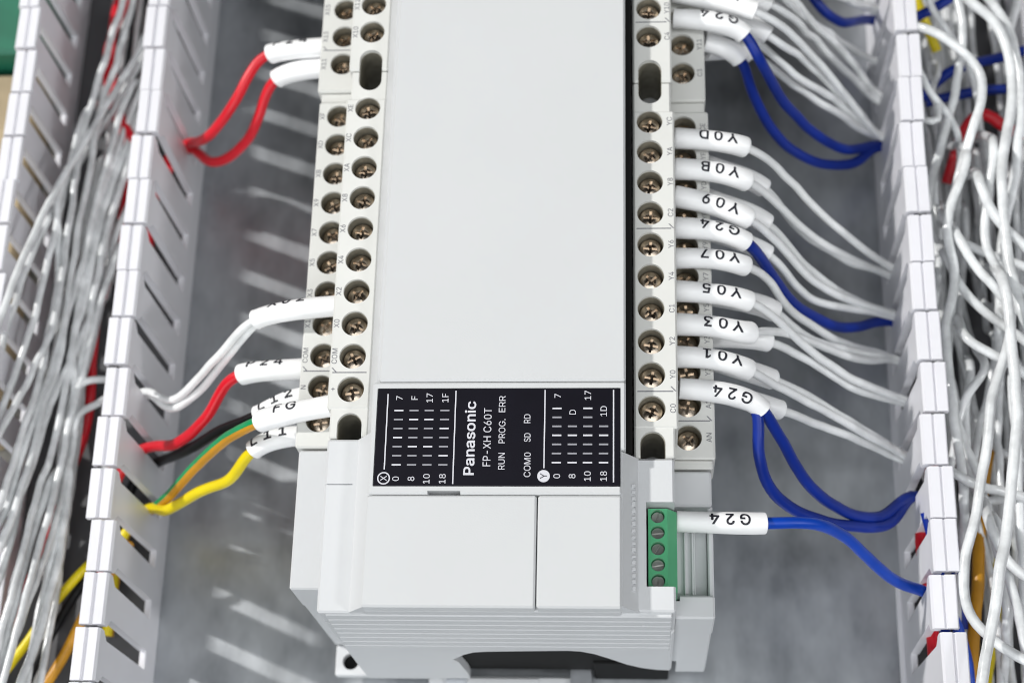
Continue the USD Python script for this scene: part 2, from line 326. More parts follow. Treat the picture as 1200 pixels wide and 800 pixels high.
# upper rows
terminal_block(-37.5, -28.35, 37.6, 126.95, 78.2, 65.6, (44.1, 119.7), UL['x'], UL['lo'], [(36.5, 40.6), (124.6, 135)], ['+', 'COM', 'X0', 'X2', 'X4', 'X6', 'X8', 'XA', 'XC', 'XE'], -36.55, lines=(52.4,))
terminal_block(-37.5, -28.35, 127.15, LEN - 2, 78.2, 65.6, (127.15, LEN - 2), UL['x'], UL['hi'], [(120, 129.9)], ['X10', 'X12', 'X14', 'X16', 'X18', 'X1A'], -36.55)
terminal_block(28.1, 37.4, 33.25, 122.75, 78.2, 65.6, (39.7, 115.4), UR['x'], UR['lo'], [(32, 36.4), (120.1, 130)], ['C0', 'Y0', 'Y2', 'C1', 'Y4', 'Y6', 'C2', 'Y8', 'YA', 'YC'], 36.3, lines=(47.9, 86.0))
terminal_block(28.1, 37.0, 122.95, LEN - 2, 78.2, 65.6, (122.95, LEN - 2), UR['x'], UR['hi'], [(112, 126.0)], ['C4', 'Y10', 'Y12', 'Y14', 'Y16', 'Y18'], 36.0, lines=(138.7,))
# lower rows
terminal_block(-46.5, -36.7, 39.6, 126.2, 65.4, 50, (39.6, 126.2), LL['x'], LL['lo'], [], ['E', 'N', 'COM', 'X1', 'X3', 'X5', 'X7', 'X9', 'XB', 'XD', 'XF'], -45.6, lines=(57.6,))
terminal_block(-47.2, -36.7, 129.0, LEN - 2, 65.4, 50, (129.0, LEN - 2), LL['x'], LL['hi'], [], ['X11', 'X13', 'X15', 'X17', 'X19', 'X1B'], -46.2, lines=(140.4,))
terminal_block(36.2, 45.6, 37.0, 122.2, 65.4, 50, (37.0, 122.2), LR['x'], LR['lo'], [], ['AN', 'A1', 'Y1', 'Y3', 'Y5', 'Y7', 'Y9', 'YB', 'YD', 'YF', 'CE'], 44.3, lines=(45.7,))
terminal_block(36.2, 45.1, 125.1, LEN - 2, 65.4, 50, (125.1, LEN - 2), LR['x'], LR['hi'], [], ['C3', 'Y11', 'Y13', 'Y15', 'Y17', 'Y19'], 43.9)
for (x0, x1, y0, y1) in ((-46.3, -36.7, 126.3, 128.9), (36.2, 44.8, 122.3, 125.0)):
    obj('end_plate', fixed(cbox(x0, x1, y0, y1, 50, 64.6, 0.3)), 'terminal', plc)
obj('end_plate', fixed(cbox(36.2, 45.0, 34.9, 36.9, 50, 65.0, 0.3)), 'terminal', plc)

# indicator panel with its printed marks
pan = obj('indicator_panel', fixed(cbox(-25.7, 25.2, 25.3, 46.6, 82.8, 83.82, 0.12)), 'panel', plc)
ZP = 83.83
def pt(s, h, x, y, anchor='l', m='panel_ink', bold=False, length=None):
    wide = 1.0
    if length:
        b = meshkit.text_mesh(s, h, 0.03, bold).bounds; wide = length / (b[1, 0] - b[0, 0])
    obj('lettering', text(s, h, x, y, ZP, 90, 0.03, bold, anchor, wide), m, pan, smooth=False)
pt('Panasonic', 2.1, -6.0, 27.6, bold=True, length=16.1)
pt('FP-XH C60T', 1.6, -2.35, 29.5, length=12.7)
pt('RUN', 1.35, 0.75, 28.8, length=3.6); pt('PROG.', 1.35, 0.7, 34.5, length=5.3); pt('ERR', 1.35, 0.6, 41.3, length=3.6)
pt('COM0', 1.35, 6.1, 27.2, length=5.3); pt('SD', 1.35, 6.0, 34.8, length=1.9); pt('RD', 1.35, 5.9, 38.9, length=1.95)
for x, a, b in ((-21.1, '0', '7'), (-17.9, '8', 'F'), (-14.7, '10', '17'), (-11.4, '18', '1F')):
    pt(a, 1.35, x, 26.8, 'c'); pt(b, 1.35, x, 44.5, 'c')
for x, a, b, yb in ((12.2, '0', '7', 44.9), (15.35, '8', 'D', 41.3), (18.5, '10', '17', 45.0), (21.8, '18', '1D', 41.5)):
    pt(a, 1.35, x, 27.4, 'c'); pt(b, 1.35, x, yb, 'c')
def lamp_mark(x, y, dim): obj('lamp_mark', box(x - 0.95, x + 0.95, y - 0.17, y + 0.17, ZP - 0.04, ZP + 0.03), 'panel_dim' if dim else 'panel_ink', pan)
for x in (-21.1, -17.9, -14.7, -11.4):
    for k in range(7): lamp_mark(x, 29.8 + 1.985 * k, (k * 7 + int(x * 3)) % 3 != 0)
for x, n in ((12.1, 7), (15.35, 5), (18.5, 7), (21.8, 5)):
    for k in range(n): lamp_mark(x, 30.3 + 1.97 * k, (k * 5 + int(x)) % 3 != 0)
for x, y0, y1 in ((-23.55, 28.8, 45.4), (-9.2, 25.7, 46.1), (9.55, 29.1, 46.2), (23.85, 26.1, 46.2)):
    obj('divider_line', box(x - 0.13, x + 0.13, y0, y1, ZP - 0.04, ZP + 0.03), 'panel_ink', pan)
ring = (cyl(-23.6, 26.9, ZP - 0.04, ZP + 0.03, 1.35, n=32) - cyl(-23.6, 26.9, ZP - 1, ZP + 1, 1.08, n=32))
obj('round_mark', fixed(ring), 'panel_ink', pan); pt('X', 1.35, -23.6, 26.9, 'c')
obj('round_mark', fixed(cyl(9.5, 27.4, ZP - 0.04, ZP + 0.03, 1.3, n=32)), 'panel_ink', pan)
obj('lettering', text('Y', 1.4, 9.5, 27.4, ZP + 0.04, 90, 0.03, anchor='c'), 'ink', pan, smooth=False)

# green plug connector in its bay
gc = obj('plug_connector', fixed(hull([(30.9, 6.1, 60), (30.9, 23.2, 60), (36.9, 6.1, 60), (36.9, 23.2, 60), (30.9, 6.1, 74.6), (30.9, 23.2, 74.6), (34.9, 6.1, 74.6), (34.9, 23.2, 74.6), (36.9, 6.1, 71.8), (36.9, 23.2, 71.8)])
         - union([cyl(32.9, 7.9 + 3.42 * k, 72.3, 76, 1.45, n=20) for k in range(5)]) - union([box(36.2, 38, 6.9 + 3.42 * k, 8.9 + 3.42 * k, 66, 69.5) for k in range(5)])), 'connector', plc)
for k in range(5):
    s = cyl(0, 0, 0, 0.9, 1.25, n=18) - box(-1.4, 1.4, -0.2, 0.2, 0.35, 2)
    obj('screw', fixed(s.rotate([0, 0, (80, 10, 55, 5, 70)[k]]).translate([32.9, 7.9 + 3.42 * k, 72.35])), 'grey_screw', gc)
# embossed lettering strip beside the doors, too worn to read
marks = [cbox(27.55, 28.35, y, y + rng.uniform(0.5, 1.0), 80.0 - 1.2, 80.35 - 0.1, 0.08) for y in np.arange(4.5, 27, 1.35)]
obj('embossed_marks', fixed(union(marks)), 'case', plc)
# DIN rail under the controller
rail = [(-17.5, 6.5), (-17.5, 7.5), (-12.5, 7.5), (-12.5, 1.1), (12.5, 1.1), (12.5, 7.5), (17.5, 7.5), (17.5, 6.5), (13.5, 6.5), (13.5, 0.1), (-13.5, 0.1), (-13.5, 6.5)]
rl = m3.CrossSection([np.array(rail[::-1], float)], m3.FillRule.NonZero)
if rl.area() < 1: rl = m3.CrossSection([np.array(rail, float)], m3.FillRule.NonZero)
r_ = obj('mounting_rail', fixed(rl.extrude(250).transform(np.array([[1, 0, 0, 0], [0, 0, 1, -1], [0, 1, 0, 0]], float))), 'rail'); tag(r_, 'steel top hat mounting rail whose end shows under the controller', 'rail')

e_ = obj('rail_stop', fixed(union([cbox(-22, 17, -22, 0.9, 0.3, 6.4, 0.4), cbox(-18, 5, -20, 0.4, 6, 6.9, 0.2)])), 'case'); tag(e_, 'pale grey stop on the rail, its edge just showing below the controller', 'rail stop')
# ------------------------------------------------------------------ what lies beyond the left duct
g = obj('green_panel', cbox(-190, -136, 168, 320, 0.2, 22, 1.0), 'board'); tag(g, 'dark green panel at the upper left corner behind the duct', 'panel')
g = obj('tan_strip', cbox(-176, -137, 60, 166, 0.2, 14, 0.8), 'tan'); tag(g, 'tan strip seen through the slots of the left duct', 'strip')

# ------------------------------------------------------------------ wires
# name, label, colour, radius, points (mm), sleeve length, sleeve text, text turn, group
WIRES = [
('white_wire', 'white wire whose marker sleeve reads Y0D', 'white', 0.97, '37.6,113.3,69;46.4,112.8,68.5;54.5,112.2,66;60.7,111.9,58.5;69.6,108.9,46.3;78.9,105.8,34.4;93.6,103.1,18;97.3,101.6,17;102.3,93.1,12;104.3,73.1,8', 17, 'Y0D', 8, None),
('white_wire', 'white wire whose marker sleeve reads Y0B', 'white', 0.97, '37.5,105.4,69;46.2,104.9,68.5;54.3,103.6,66;60.6,103.5,56.5;69.7,101.8,42.2;79.1,101.6,30;93.6,103.1,13;97.3,101.6,12;102.3,93.1,7;104.3,73.1,5', 17.5, 'Y0B', 5, None),
('white_wire', 'white wire whose marker sleeve reads Y09', 'white', 0.97, '37.4,98.4,69;45.1,96.8,68.5;54,94.1,66;60.2,93.3,57.6;71.8,89.1,40.2;81.7,89.3,29.2;93.6,90.6,17.3;97.3,89.1,16.3;102.3,80.6,11.3;104.3,60.6,7.3', 18, 'Y09', 5, None),
('blue_wire', 'dark blue wire with a G24 sleeve between the Y09 and Y07 sleeves', 'blue', 1.32, '37.3,90.5,69;45.9,90,68.5;53.5,88.3,66;57.5,87,58.6;65.9,82.9,42.9;78.6,82.9,27.2;93.6,90.6,13;97.3,89.1,12;102.3,80.6,7;104.3,60.6,5', 17, 'G24', 14, None),
('white_wire', 'white wire whose marker sleeve reads Y07', 'white', 0.97, '37.2,82.9,69;45.8,83,68.5;52.9,82.4,66;58.4,82.7,58.5;64.4,79.7,47;78.1,78.6,29.1;93.6,80.3,13;97.3,78.8,12;102.3,70.3,7;104.3,50.3,5', 17, 'Y07', 12, None),
('white_wire', 'white wire whose marker sleeve reads Y05', 'white', 0.97, '37.1,75,69;45.6,74.5,68.5;53.4,73.8,66;58.7,72.9,60.2;68.8,68.9,48.2;79.7,65.8,36.7;93.6,65.6,23.6;97.3,64.1,22.6;102.3,55.6,17.6;104.3,35.6,13.6', 17.5, 'Y05', 5, None),
('white_wire', 'white wire whose marker sleeve reads Y03', 'white', 0.97, '37,67,69;45.4,66.7,68.5;53.2,66,66;59.3,69.6,58.3;70.7,72.3,43.9;80.7,73.2,31.6;93.6,78.1,17.3;97.3,76.6,16.3;102.3,68.1,11.3;104.3,48.1,7.3', 18, 'Y03', 5, None),
('white_wire', 'white wire whose marker sleeve reads Y01', 'white', 0.97, '36.9,59.3,69;45.3,59,68.5;52.2,57.8,66;58.9,57.2,57.8;68.4,56.4,46.9;79.4,54.9,34.4;93.6,53.1,18.4;97.3,51.6,17.4;102.3,43.1,12.4;104.3,23.1,8.4', 17.5, 'Y01', 10, None),
('blue_wire', 'blue wire nearer the duct in the double G24 sleeve beneath Y01', 'blue', 1.32, '37.9,51.9,69;46,51.3,68.5;54.6,49.6,66;60.3,43.8,58.2;66.4,36.7,49.5;74.6,32.4,41.7;84.1,32.8,34.8;93.6,40.6,28.2;97.3,39.1,27.2;102.3,30.6,22.2;104.3,10.6,18.2', 19.5, 'G24', -16, None),
('blue_wire', 'blue wire hanging lower in the double G24 sleeve beneath Y01', 'blue', 1.32, '53.5,49.6,66;55.2,48,65;54.8,40.6,62;58.4,33.2,54.3;66.3,29.6,47.2;77.6,29.4,39;87.3,32.2,32.5;93.6,40.6,27.9;97.3,39.1,26.9;102.3,30.6,21.9;104.3,10.6,17.9', None, None, 0, None),
('blue_wire', 'bright blue wire with a G24 sleeve plugged into the green connector', 'bright_blue', 1.32, '37,22.3,68;45.4,22.1,68;55.1,22.5,66;64.6,23.3,64;72.6,23,56.3;79.8,19.5,47.9;86.2,16.5,40.7;93.6,15.6,33.5;97.3,14.1,32.5;102.3,5.6,27.5;104.3,-14.4,23.5', 19, 'G24', 10, None),
('white_wire', 'white wire whose plain lower sleeve pokes out behind the Y0B sleeve', 'white', 0.97, '45,112.9,57;58.3,107.3,56;66.6,103.6,43.3;80.5,101.1,27;93.6,103.1,14.1;97.3,101.6,13.1;102.3,93.1,8.1;104.3,73.1,5', 15.5, None, 0, None),
('white_wire', 'white wire whose plain lower sleeve pokes out behind the Y09 sleeve', 'white', 0.97, '44.9,103.9,57;58.6,98,56;70.6,92.7,39.3;82.1,90.8,26.8;93.6,90.6,15.7;97.3,89.1,14.7;102.3,80.6,9.7;104.3,60.6,5.7', 16, None, 0, None),
('white_wire', 'white wire whose plain lower sleeve pokes out behind the upper dark blue G24 sleeve', 'white', 0.97, '44.7,95.9,57;58.6,90.1,56;70.4,85.8,38.6;82,88.1,26.8;93.6,90.6,15.5;97.3,89.1,14.5;102.3,80.6,9.5;104.3,60.6,5.5', 16, None, 0, None),
('white_wire', 'white wire whose plain lower sleeve pokes out behind the Y05 sleeve', 'white', 0.97, '44.4,79.2,57;58.4,76.4,56;69.6,74.1,41.6;81,75.6,29.9;93.6,78.1,17.5;97.3,76.6,16.5;102.3,68.1,11.5;104.3,48.1,7.5', 17, None, 0, None),
('white_wire', 'white wire whose plain lower sleeve pokes out behind the Y03 sleeve', 'white', 0.97, '44.2,68.5,57;56.6,68.4,56;68.1,68,45;80.1,65.1,32.8;93.6,65.6,20.8;97.3,64.1,19.8;102.3,55.6,14.8;104.3,35.6,10.8', 15, None, 0, None),
('white_wire', 'white wire whose plain lower sleeve pokes out behind the Y01 sleeve', 'white', 0.97, '44.1,63.5,57;56.9,59.7,56;64.5,59.4,48.4;79.6,56.4,33.1;93.6,53.1,18.3;97.3,51.6,17.3;102.3,43.1,12.3;104.3,23.1,8.3', 16.5, None, 0, None),
('white_wire', 'white wire whose plain lower sleeve pokes out behind the double G24 sleeve', 'white', 0.97, '44,56.3,57;58.9,52.1,56;70.7,53.1,41.4;80.9,53.4,29.4;93.6,53.1,14.3;97.3,51.6,13.3;102.3,43.1,8.3;104.3,23.1,5', 18, None, 0, None),
('blue_wire', 'upper blue wire leaving the topmost readable G24 sleeve', 'blue', 1.32, '37.8,145.4,69;48,144.2,69;55,142.6,66;57.4,138.7,64;63.6,135.6,49.9;73.9,133.3,33.4;82.5,134.2,23.2;93.6,140.9,13;97.3,139.4,12;102.3,130.9,7;104.3,110.9,5', 18, 'G24', 18, None),
('blue_wire', 'lower blue wire from the plain sleeve beneath the topmost G24 sleeve', 'blue', 1.32, '45.5,144.2,60;50.5,143.3,59;54.1,140.9,58;57.9,135.4,48.3;65,129.6,36.8;74.2,128.5,27.7;85.1,132.2,18.9;93.6,140.6,13;97.3,139.1,12;102.3,130.6,7;104.3,110.6,5', 10, None, 0, None),
('white_wire', 'white wire whose cut-off marker sleeve lies at the top edge above G24', 'white', 0.97, '37.8,152.5,69;49.2,150.5,68;60.3,147.3,66;74.5,146.8,44.8;93.6,141.6,15.2;97.3,140.1,14.2;102.3,131.6,9.2;104.3,111.6,5.2', 20, 'Y11', 20.5, None),
('white_wire', 'white wire in the fan crossing the top right of the trench to the right duct', 'white', 0.97, '45.8,161.6,60;52.9,159.2,59;62.2,155.9,58;75.4,156.2,38.7;93.6,154.2,13;97.3,152.7,12;102.3,144.2,7;104.3,124.2,5', 17, None, 0, 'white wires fanning to the right duct at the top'),
('white_wire', 'white wire in the fan crossing the top right of the trench to the right duct', 'white', 0.97, '37.9,160.7,69;50.4,159.3,68;61.6,154.9,66;69,157.7,52.3;79.3,161.2,34.5;93.6,165.9,13.5;97.3,164.4,12.5;102.3,155.9,7.5;104.3,135.9,5', 22, None, 0, 'white wires fanning to the right duct at the top'),
('white_wire', 'white wire in the fan crossing the top right of the trench to the right duct', 'white', 0.97, '46,168.5,60;55.2,166.5,59;66.4,158.3,58;73.4,158.3,45;83,158.8,29.9;93.6,155.3,13.8;97.3,153.8,12.8;102.3,145.3,7.8;104.3,125.3,5', 17, None, 0, 'white wires fanning to the right duct at the top'),
('white_wire', 'white wire in the fan crossing the top right of the trench to the right duct', 'white', 0.97, '45.7,153.8,60;54.4,151.3,59;61.9,146.3,58;73,147.2,42.9;85,145.5,25.3;93.6,142.8,13;97.3,141.3,12;102.3,132.8,7;104.3,112.8,5', 17, None, 0, 'white wires fanning to the right duct at the top'),
('white_wire', 'white wire in the fan crossing the top right of the trench to the right duct', 'white', 0.97, '46.1,173.5,60;57.4,171.4,59;70.7,162.4,58;82.8,170.7,37.2;93.6,178.1,20.2;97.3,176.6,19.2;102.3,168.1,14.2;104.3,148.1,10.2', 17, None, 0, 'white wires fanning to the right duct at the top'),
('white_wire', 'white wire in the fan crossing the top right of the trench to the right duct', 'white', 0.97, '38.1,172.4,69;52.7,170.3,68;68,161.5,66;81.3,170.3,40.2;93.6,178.1,18.1;97.3,176.6,17.1;102.3,168.1,12.1;104.3,148.1,8.1', 22, None, 0, 'white wires fanning to the right duct at the top'),
('white_wire', 'white wire in the fan crossing the top right of the trench to the right duct', 'white', 0.97, '45.7,144.2,56;55.2,147.7,50;62.9,146.7,44;69.6,143.7,38;79.5,141.7,30;93.6,142.8,13;97.3,141.3,12;102.3,132.8,7;104.3,112.8,5', 14, None, 0, 'white wires fanning to the right duct at the top'),
('white_wire', 'white wire in the fan crossing the top right of the trench to the right duct', 'white', 0.97, '45.7,150.8,57;54.6,151.6,54;63.7,146.3,48;71.4,143.4,42;81.2,144.1,29.3;93.6,142.8,13;97.3,141.3,12;102.3,132.8,7;104.3,112.8,5', 14, None, 0, 'white wires fanning to the right duct at the top'),
('blue_wire', 'short stretch of blue wire behind the white fan at the top right', 'blue', 1.32, '70.7,176.3,40;78.2,168.2,34;82.3,168,30;93.6,179,13;97.3,177.5,12;102.3,169,7;104.3,149,5', None, None, 0, None),
('red_wire', 'red wire with the upper P24 sleeve near the top left', 'red', 1.32, '-48.3,147,56;-56.9,146.4,56;-64.8,146.2,53;-71.6,137,48;-80.1,132.8,38;-91.8,140,19.2;-95.5,138.5,18.2;-100.5,132,13.2;-102.5,110,9.2', 14.5, 'P24', 36, None),
('red_wire', 'red wire with a blank sleeve just beneath the upper P24 sleeve', 'red', 1.32, '-48.4,142.3,54;-55.4,142.3,53;-62.6,141.4,49;-66,135,44;-72.2,131.4,34;-81.4,131,26;-91.8,140,17.5;-95.5,138.5,16.5;-100.5,132,11.5;-102.5,110,7.5', 13.5, None, 0, None),
('white_wire', 'front white wire curving from the double sleeve left of the controller to the duct', 'white', 0.97, '-38.3,71.9,69;-49.1,70.8,69;-58.8,69.8,65;-67.6,65.4,56;-76.5,61.7,45;-83.3,60.3,38;-91.8,65,33.2;-95.5,63.5,32.2;-100.5,57,27.2;-102.5,35,23.2', 20, 'X02', 50, None),
('white_wire', 'rear white wire of the pair curving from the double sleeve left of the controller', 'white', 0.97, '-55.5,70.4,66;-59.4,69.5,62;-67.6,64.8,52;-76.5,60.6,42;-83.7,58.9,36;-91.8,65,31.2;-95.5,63.5,30.2;-100.5,57,25.2;-102.5,35,21.2', None, None, 0, None),
('red_wire', 'red wire with the lower P24 sleeve', 'red', 1.32, '-47.7,61.7,56;-55.8,61.3,56;-65.2,60.6,53;-72.9,53.5,44;-81.2,50.2,36;-91.8,52.5,26.4;-95.5,51,25.4;-100.5,44.5,20.4;-102.5,22.5,16.4', 15.5, 'P24', 36, None),
('yellow_wire', 'yellow wire with a sleeve reading L11', 'yellow', 1.32, '-47.6,45.9,55;-53.8,45.1,55;-59.8,42.8,52;-65,38.9,45;-75.1,38.1,36;-85.2,36.5,26;-91.8,40,16.9;-95.5,38.5,15.9;-100.5,32,10.9;-102.5,10,6.9', 12, 'L11', 25, None),
('black_wire', 'black wire with a half hidden sleeve behind the FG sleeve', 'black', 1.32, '-46.1,55,56;-51.3,53.8,56;-58,51,54;-67.8,50.7,46;-78.2,49.1,36;-91.8,52.5,14.5;-95.5,51,13.5;-100.5,44.5,8.5;-102.5,22.5,5', 13, 'L12', 34, None),
('earth_wire', 'green and yellow striped earth wire with a sleeve reading FG', 'green', 1.32, '-38.2,48.1,69;-46.6,46.9,68;-55.4,46.1,64;-64.9,45.3,54;-76,42.5,40;-83.4,39.6,30;-91.8,40,15.9;-95.5,38.5,14.9;-100.5,32,9.9;-102.5,10,5.9', 18, 'FG', 36, None),
('white_wire', 'white wire crossing high over the left duct to its outer wall', 'duct_white', 0.92, '-103.6,208.8,10.4;-105.3,195.4,13.3;-107,176.9,16.1;-111.8,151.4,25.1;-115.4,133.4,32.4;-118.9,114.4,39.7;-121,99.7,44.2;-122.5,89.1,47.3;-124.4,75.2,48.5;-126.9,56.1,50', None, None, 0, None),
('white_wire', 'white wire lying among the others in the left duct', 'duct_white', 0.92, '-101.7,209.6,9.2;-103.9,195.3,10.8;-106.5,177.2,12.8;-112.7,153.8,17.8;-117.7,137.5,22;-122.4,119.8,25.9;-125.5,105.9,28.5;-127.5,94.4,30.1;-129.2,78.7,31.3;-131.9,55.5,33.2', None, None, 0, 'white wires lying along the left duct'),
('white_wire', 'white wire lying among the others in the left duct', 'duct_white', 0.92, '-110.9,201.2,21.9;-111.9,189.5,22.6;-114.7,165.2,24.4;-117,147.3,25.6;-117.8,139.3,26.2;-118,121.3,26.8;-118.4,97.1,26.5;-119.4,80.4,27.1;-122.3,69.1,29.5;-125.4,57,32.2;-130.6,41.1,34', None, None, 0, 'white wires lying along the left duct'),
('white_wire', 'white wire lying among the others in the left duct', 'duct_white', 0.92, '-109.4,203,19.1;-110.4,191.2,19.9;-112.5,165.5,21.5;-114.3,155.3,23;-115.5,135.4,23.8;-116.6,115,24.5;-116.7,95.7,24.2;-117,80.3,24.2;-117.9,70.8,24.8;-119.3,60.2,25.9;-120.4,48.9,26.7;-122.3,35.3,28.3;-125.9,15.6,31.4', None, None, 0, 'white wires lying along the left duct'),
('white_wire', 'white wire lying among the others in the left duct', 'duct_white', 0.92, '-104.3,215,6;-105.3,213.5,6;-104.3,196.5,6;-103.3,187.5,12.3;-105.5,171.1,14.2;-109.1,149.3,17.2;-111.3,135.3,19.1;-113.2,123,20.7;-114.2,106.5,21.6;-114.8,89.5,22;-115.3,75.3,22.3;-115.8,63.7,22.6;-116.6,53.3,23.3;-117.7,43.1,24.2;-118.8,32,25.1;-120.5,16.8,26.5;-122,-3.8,27.8;-122.7,-15.8,28.2', None, None, 0, 'white wires lying along the left duct'),
('white_wire', 'white wire lying among the others in the left duct', 'duct_white', 1.14, '-102.7,215,6;-103.7,200.1,6;-102.7,183.1,6;-101.7,174.1,11.5;-104.9,160.3,14.2;-108.3,141.5,17;-111.4,124.8,19.6;-113,109.3,20.8;-113.8,94.5,21.3;-114.6,80.1,21.9;-113.1,66.8,20.2;-112.5,53.5,19.4;-112.2,40.3,18.8;-112.9,22.9,19.2;-114.8,7.8,20.7;-116.9,-7.8,22.2;-118,-18.8,23', None, None, 0, 'white wires lying along the left duct'),
('white_wire', 'white wire lying among the others in the left duct', 'duct_white', 0.92, '-103.6,215,6;-104.6,184.9,6;-103.6,167.9,6;-102.6,158.9,14.1;-105.4,146.8,16.8;-108,127.4,19.3;-110,111.7,21;-111.5,90.1,20.5;-112.8,80.7,20.3;-112.8,72.6,20.1;-112.4,55.6,19.6;-113.9,38,19.2;-115.7,16.7,18.6;-117.3,-6,18', None, None, 0, 'white wires lying along the left duct'),
('white_wire', 'white wire lying among the others in the left duct', 'duct_white', 0.92, '-120.7,215,6;-121.7,157.7,6;-120.7,140.7,14.1;-119.7,131.7,26.1;-121.8,118.3,28;-121,108.9,27;-119.6,97.5,25.5;-120.2,83.2,25.9;-120.5,73.8,26.1;-122.3,57.5,27.5;-124.2,43.7,29.2;-126.6,28.1,31.3', None, None, 0, 'white wires lying along the left duct'),
('white_wire', 'white wire lying among the others in the left duct', 'duct_white', 0.92, '-106.3,215,6;-107.3,174.6,6;-106.3,157.6,6;-105.3,148.6,13.5;-108.2,136.9,15.9;-110.6,118,18;-111.8,100.4,18.9;-112.7,88.1,19.6;-115.5,76.5,22.1;-118.3,63,24.6;-119.7,49.2,25.7;-121.8,37.7,27.6;-125,22.1,30.5', None, None, 0, 'white wires lying along the left duct'),
('white_wire', 'white wire lying among the others in the left duct', 'duct_white', 0.92, '-116,215,6;-117,161.9,6;-116,144.9,6;-115,135.9,18;-116.6,112.7,19;-119.1,96.4,19.7;-120.2,78.3,20.6;-121.3,59.5,21.4;-123,41.4,22.3;-124.7,23.9,23.2;-126.6,9.1,24', None, None, 0, 'white wires lying along the left duct'),
('white_wire', 'white wire lying among the others in the left duct', 'duct_white', 0.92, '-108.1,215,6;-109.1,150.5,6;-108.1,133.5,6;-107.1,124.5,15;-110.3,107,15;-112.4,85.1,15;-113.4,68.7,15;-113.2,48.1,15;-113.9,30.4,15;-114.4,13.3,15;-115.2,-5.4,15', None, None, 0, 'white wires lying along the left duct'),
('white_wire', 'white wire lying among the others in the left duct', 'duct_white', 0.92, '-119.1,215,6;-120.1,173.1,6;-119.1,156.1,14;-118.1,147.1,26;-120.3,128.9,26.7;-121.6,111.2,27.4;-122.8,94.1,28;-124.8,79.8,28.6;-127.9,63.6,29.3;-130.9,47.8,30', None, None, 0, 'white wires lying along the left duct'),
('white_wire', 'white wire lying among the others in the left duct', 'duct_white', 0.92, '-109.2,215,6;-110.2,184.4,6;-109.2,167.4,7.9;-108.2,158.4,19.9;-111.2,139.4,21;-113.5,121.2,22;-114.7,101,23.1;-117.2,86.3,24;-119.3,68.5,25;-122.4,51.3,26.1;-125.6,33.5,27.3;-128.1,22.7,28', None, None, 0, 'white wires lying along the left duct'),
('white_wire', 'white wire lying among the others in the left duct', 'duct_white', 0.92, '-108.3,215,6;-109.3,136.9,6;-108.3,119.9,6;-107.3,110.9,17.2;-110,95.3,19.4;-111.8,75.8,20.8;-113.4,59.3,22.1;-114.5,41.3,22.8;-116.8,23.6,24.6;-118.7,6.6,26.1;-120.1,-7.7,27.2', None, None, 0, 'white wires lying along the left duct'),
('white_wire', 'white wire lying among the others in the left duct', 'duct_white', 0.92, '-112.8,215,6;-113.8,119.2,6;-112.8,102.2,6.7;-111.8,93.2,18.7;-112.8,76.4,19.3;-113.8,60.1,19.9;-113.6,46.7,19.5;-114.7,33.3,20.3;-117.2,17.9,22.3;-120,2.9,24.5;-121.4,-9.4,25.5', None, None, 0, 'white wires lying along the left duct'),
('white_wire', 'white wire lying among the others in the left duct', 'duct_white', 1.14, '-117.3,215,6;-118.3,72.1,6;-117.3,55.1,9.5;-116.3,46.1,21.5;-118.6,34.6,23.3;-120.1,19.5,24.3;-121.6,4.7,25.3;-122.6,-7.5,25.9', None, None, 0, 'white wires lying along the left duct'),
('white_wire', 'white wire turning in the left duct towards a slot, upper of two', 'duct_white', 0.97, '-106.9,215,6;-107.9,100.1,6;-106.9,83.1,6;-105.9,74.1,16.2;-109.1,73.4,18.5;-111.8,71.7,21.4;-114.1,66.9,20;-117.4,52.9,14;-118.4,43.9,6;-119.4,26.9,6;-118.4,-55,6', None, None, 0, None),
('white_wire', 'white wire turning in the left duct towards a slot, lower of two', 'duct_white', 0.97, '-107.1,215,6;-108.1,95.1,6;-107.1,78.1,6;-106.1,69.1,16.4;-109.1,65.6,18.5;-111.3,64.3,20.9;-113,57.8,20;-116.3,43.9,14;-117.3,34.9,6;-118.3,17.9,6;-117.3,-55,6', None, None, 0, None),
('red_wire', 'red wire running deep in the left duct', 'red', 1.3, '-111.2,202.2,12;-116.9,185.2,12;-119,171.3,12;-114,152.3,12;-110,144.2,12;-109,120.9,12;-110.4,108.4,12;-112.5,98.5,12;-112.9,81.6,12;-112,69.7,12;-114.3,59.5,8;-118.9,48.9,5;-122.6,33.3,4;-127,15.7,4;-133.4,-1.5,4', None, None, 0, None),
('red_wire', 'red wire bending through the left duct near its top', 'red', 1.2, '-116.3,197.9,10;-118.4,188.5,11.3;-117.4,173.3,13.3;-111.7,151.1,16.3;-107.5,143.9,17.4;-101,134.7,19;-94.9,132,20', None, None, 0, None),
('yellow_wire', 'yellow wire slanting across the foot of the left duct', 'yellow', 1.2, '-94.6,36.5,20;-94.8,32.4,24;-97.6,29.9,22;-107.6,25.3,14;-116,16.3,11;-120.7,8,10;-125.2,1.6,10;-131.7,-8.7,9', None, None, 0, None),
('orange_wire', 'orange wire slanting across the foot of the left duct', 'orange', 1.3, '-96.4,31.1,16;-99.4,24.5,18;-104.8,16.5,14;-108.5,10.2,12;-112.2,2.6,11;-116.8,-5.6,10', None, None, 0, None),
('black_wire', 'black wire at the bottom of the left duct', 'black', 1.2, '-97.7,39,16;-103,28,16;-111.6,18.9,9;-117.9,6.3,8;-122.2,-5.1,7', None, None, 0, None),
('white_wire', 'thick white wire arching down the right duct near the frame edge', 'duct_white', 1.28, '108.5,179.1,46;111.7,164,45.7;116.7,160.2,45.6;119.8,154.1,45.5;121.1,146.8,45.4;121.3,139.6,45.2;120.2,132.6,45.1;118.6,125.1,45;116.7,116.4,44.8;116.2,107.3,44.7;116.3,96.2,44.5;117.4,85.3,44.3;120.3,72.4,44', None, None, 0, None),
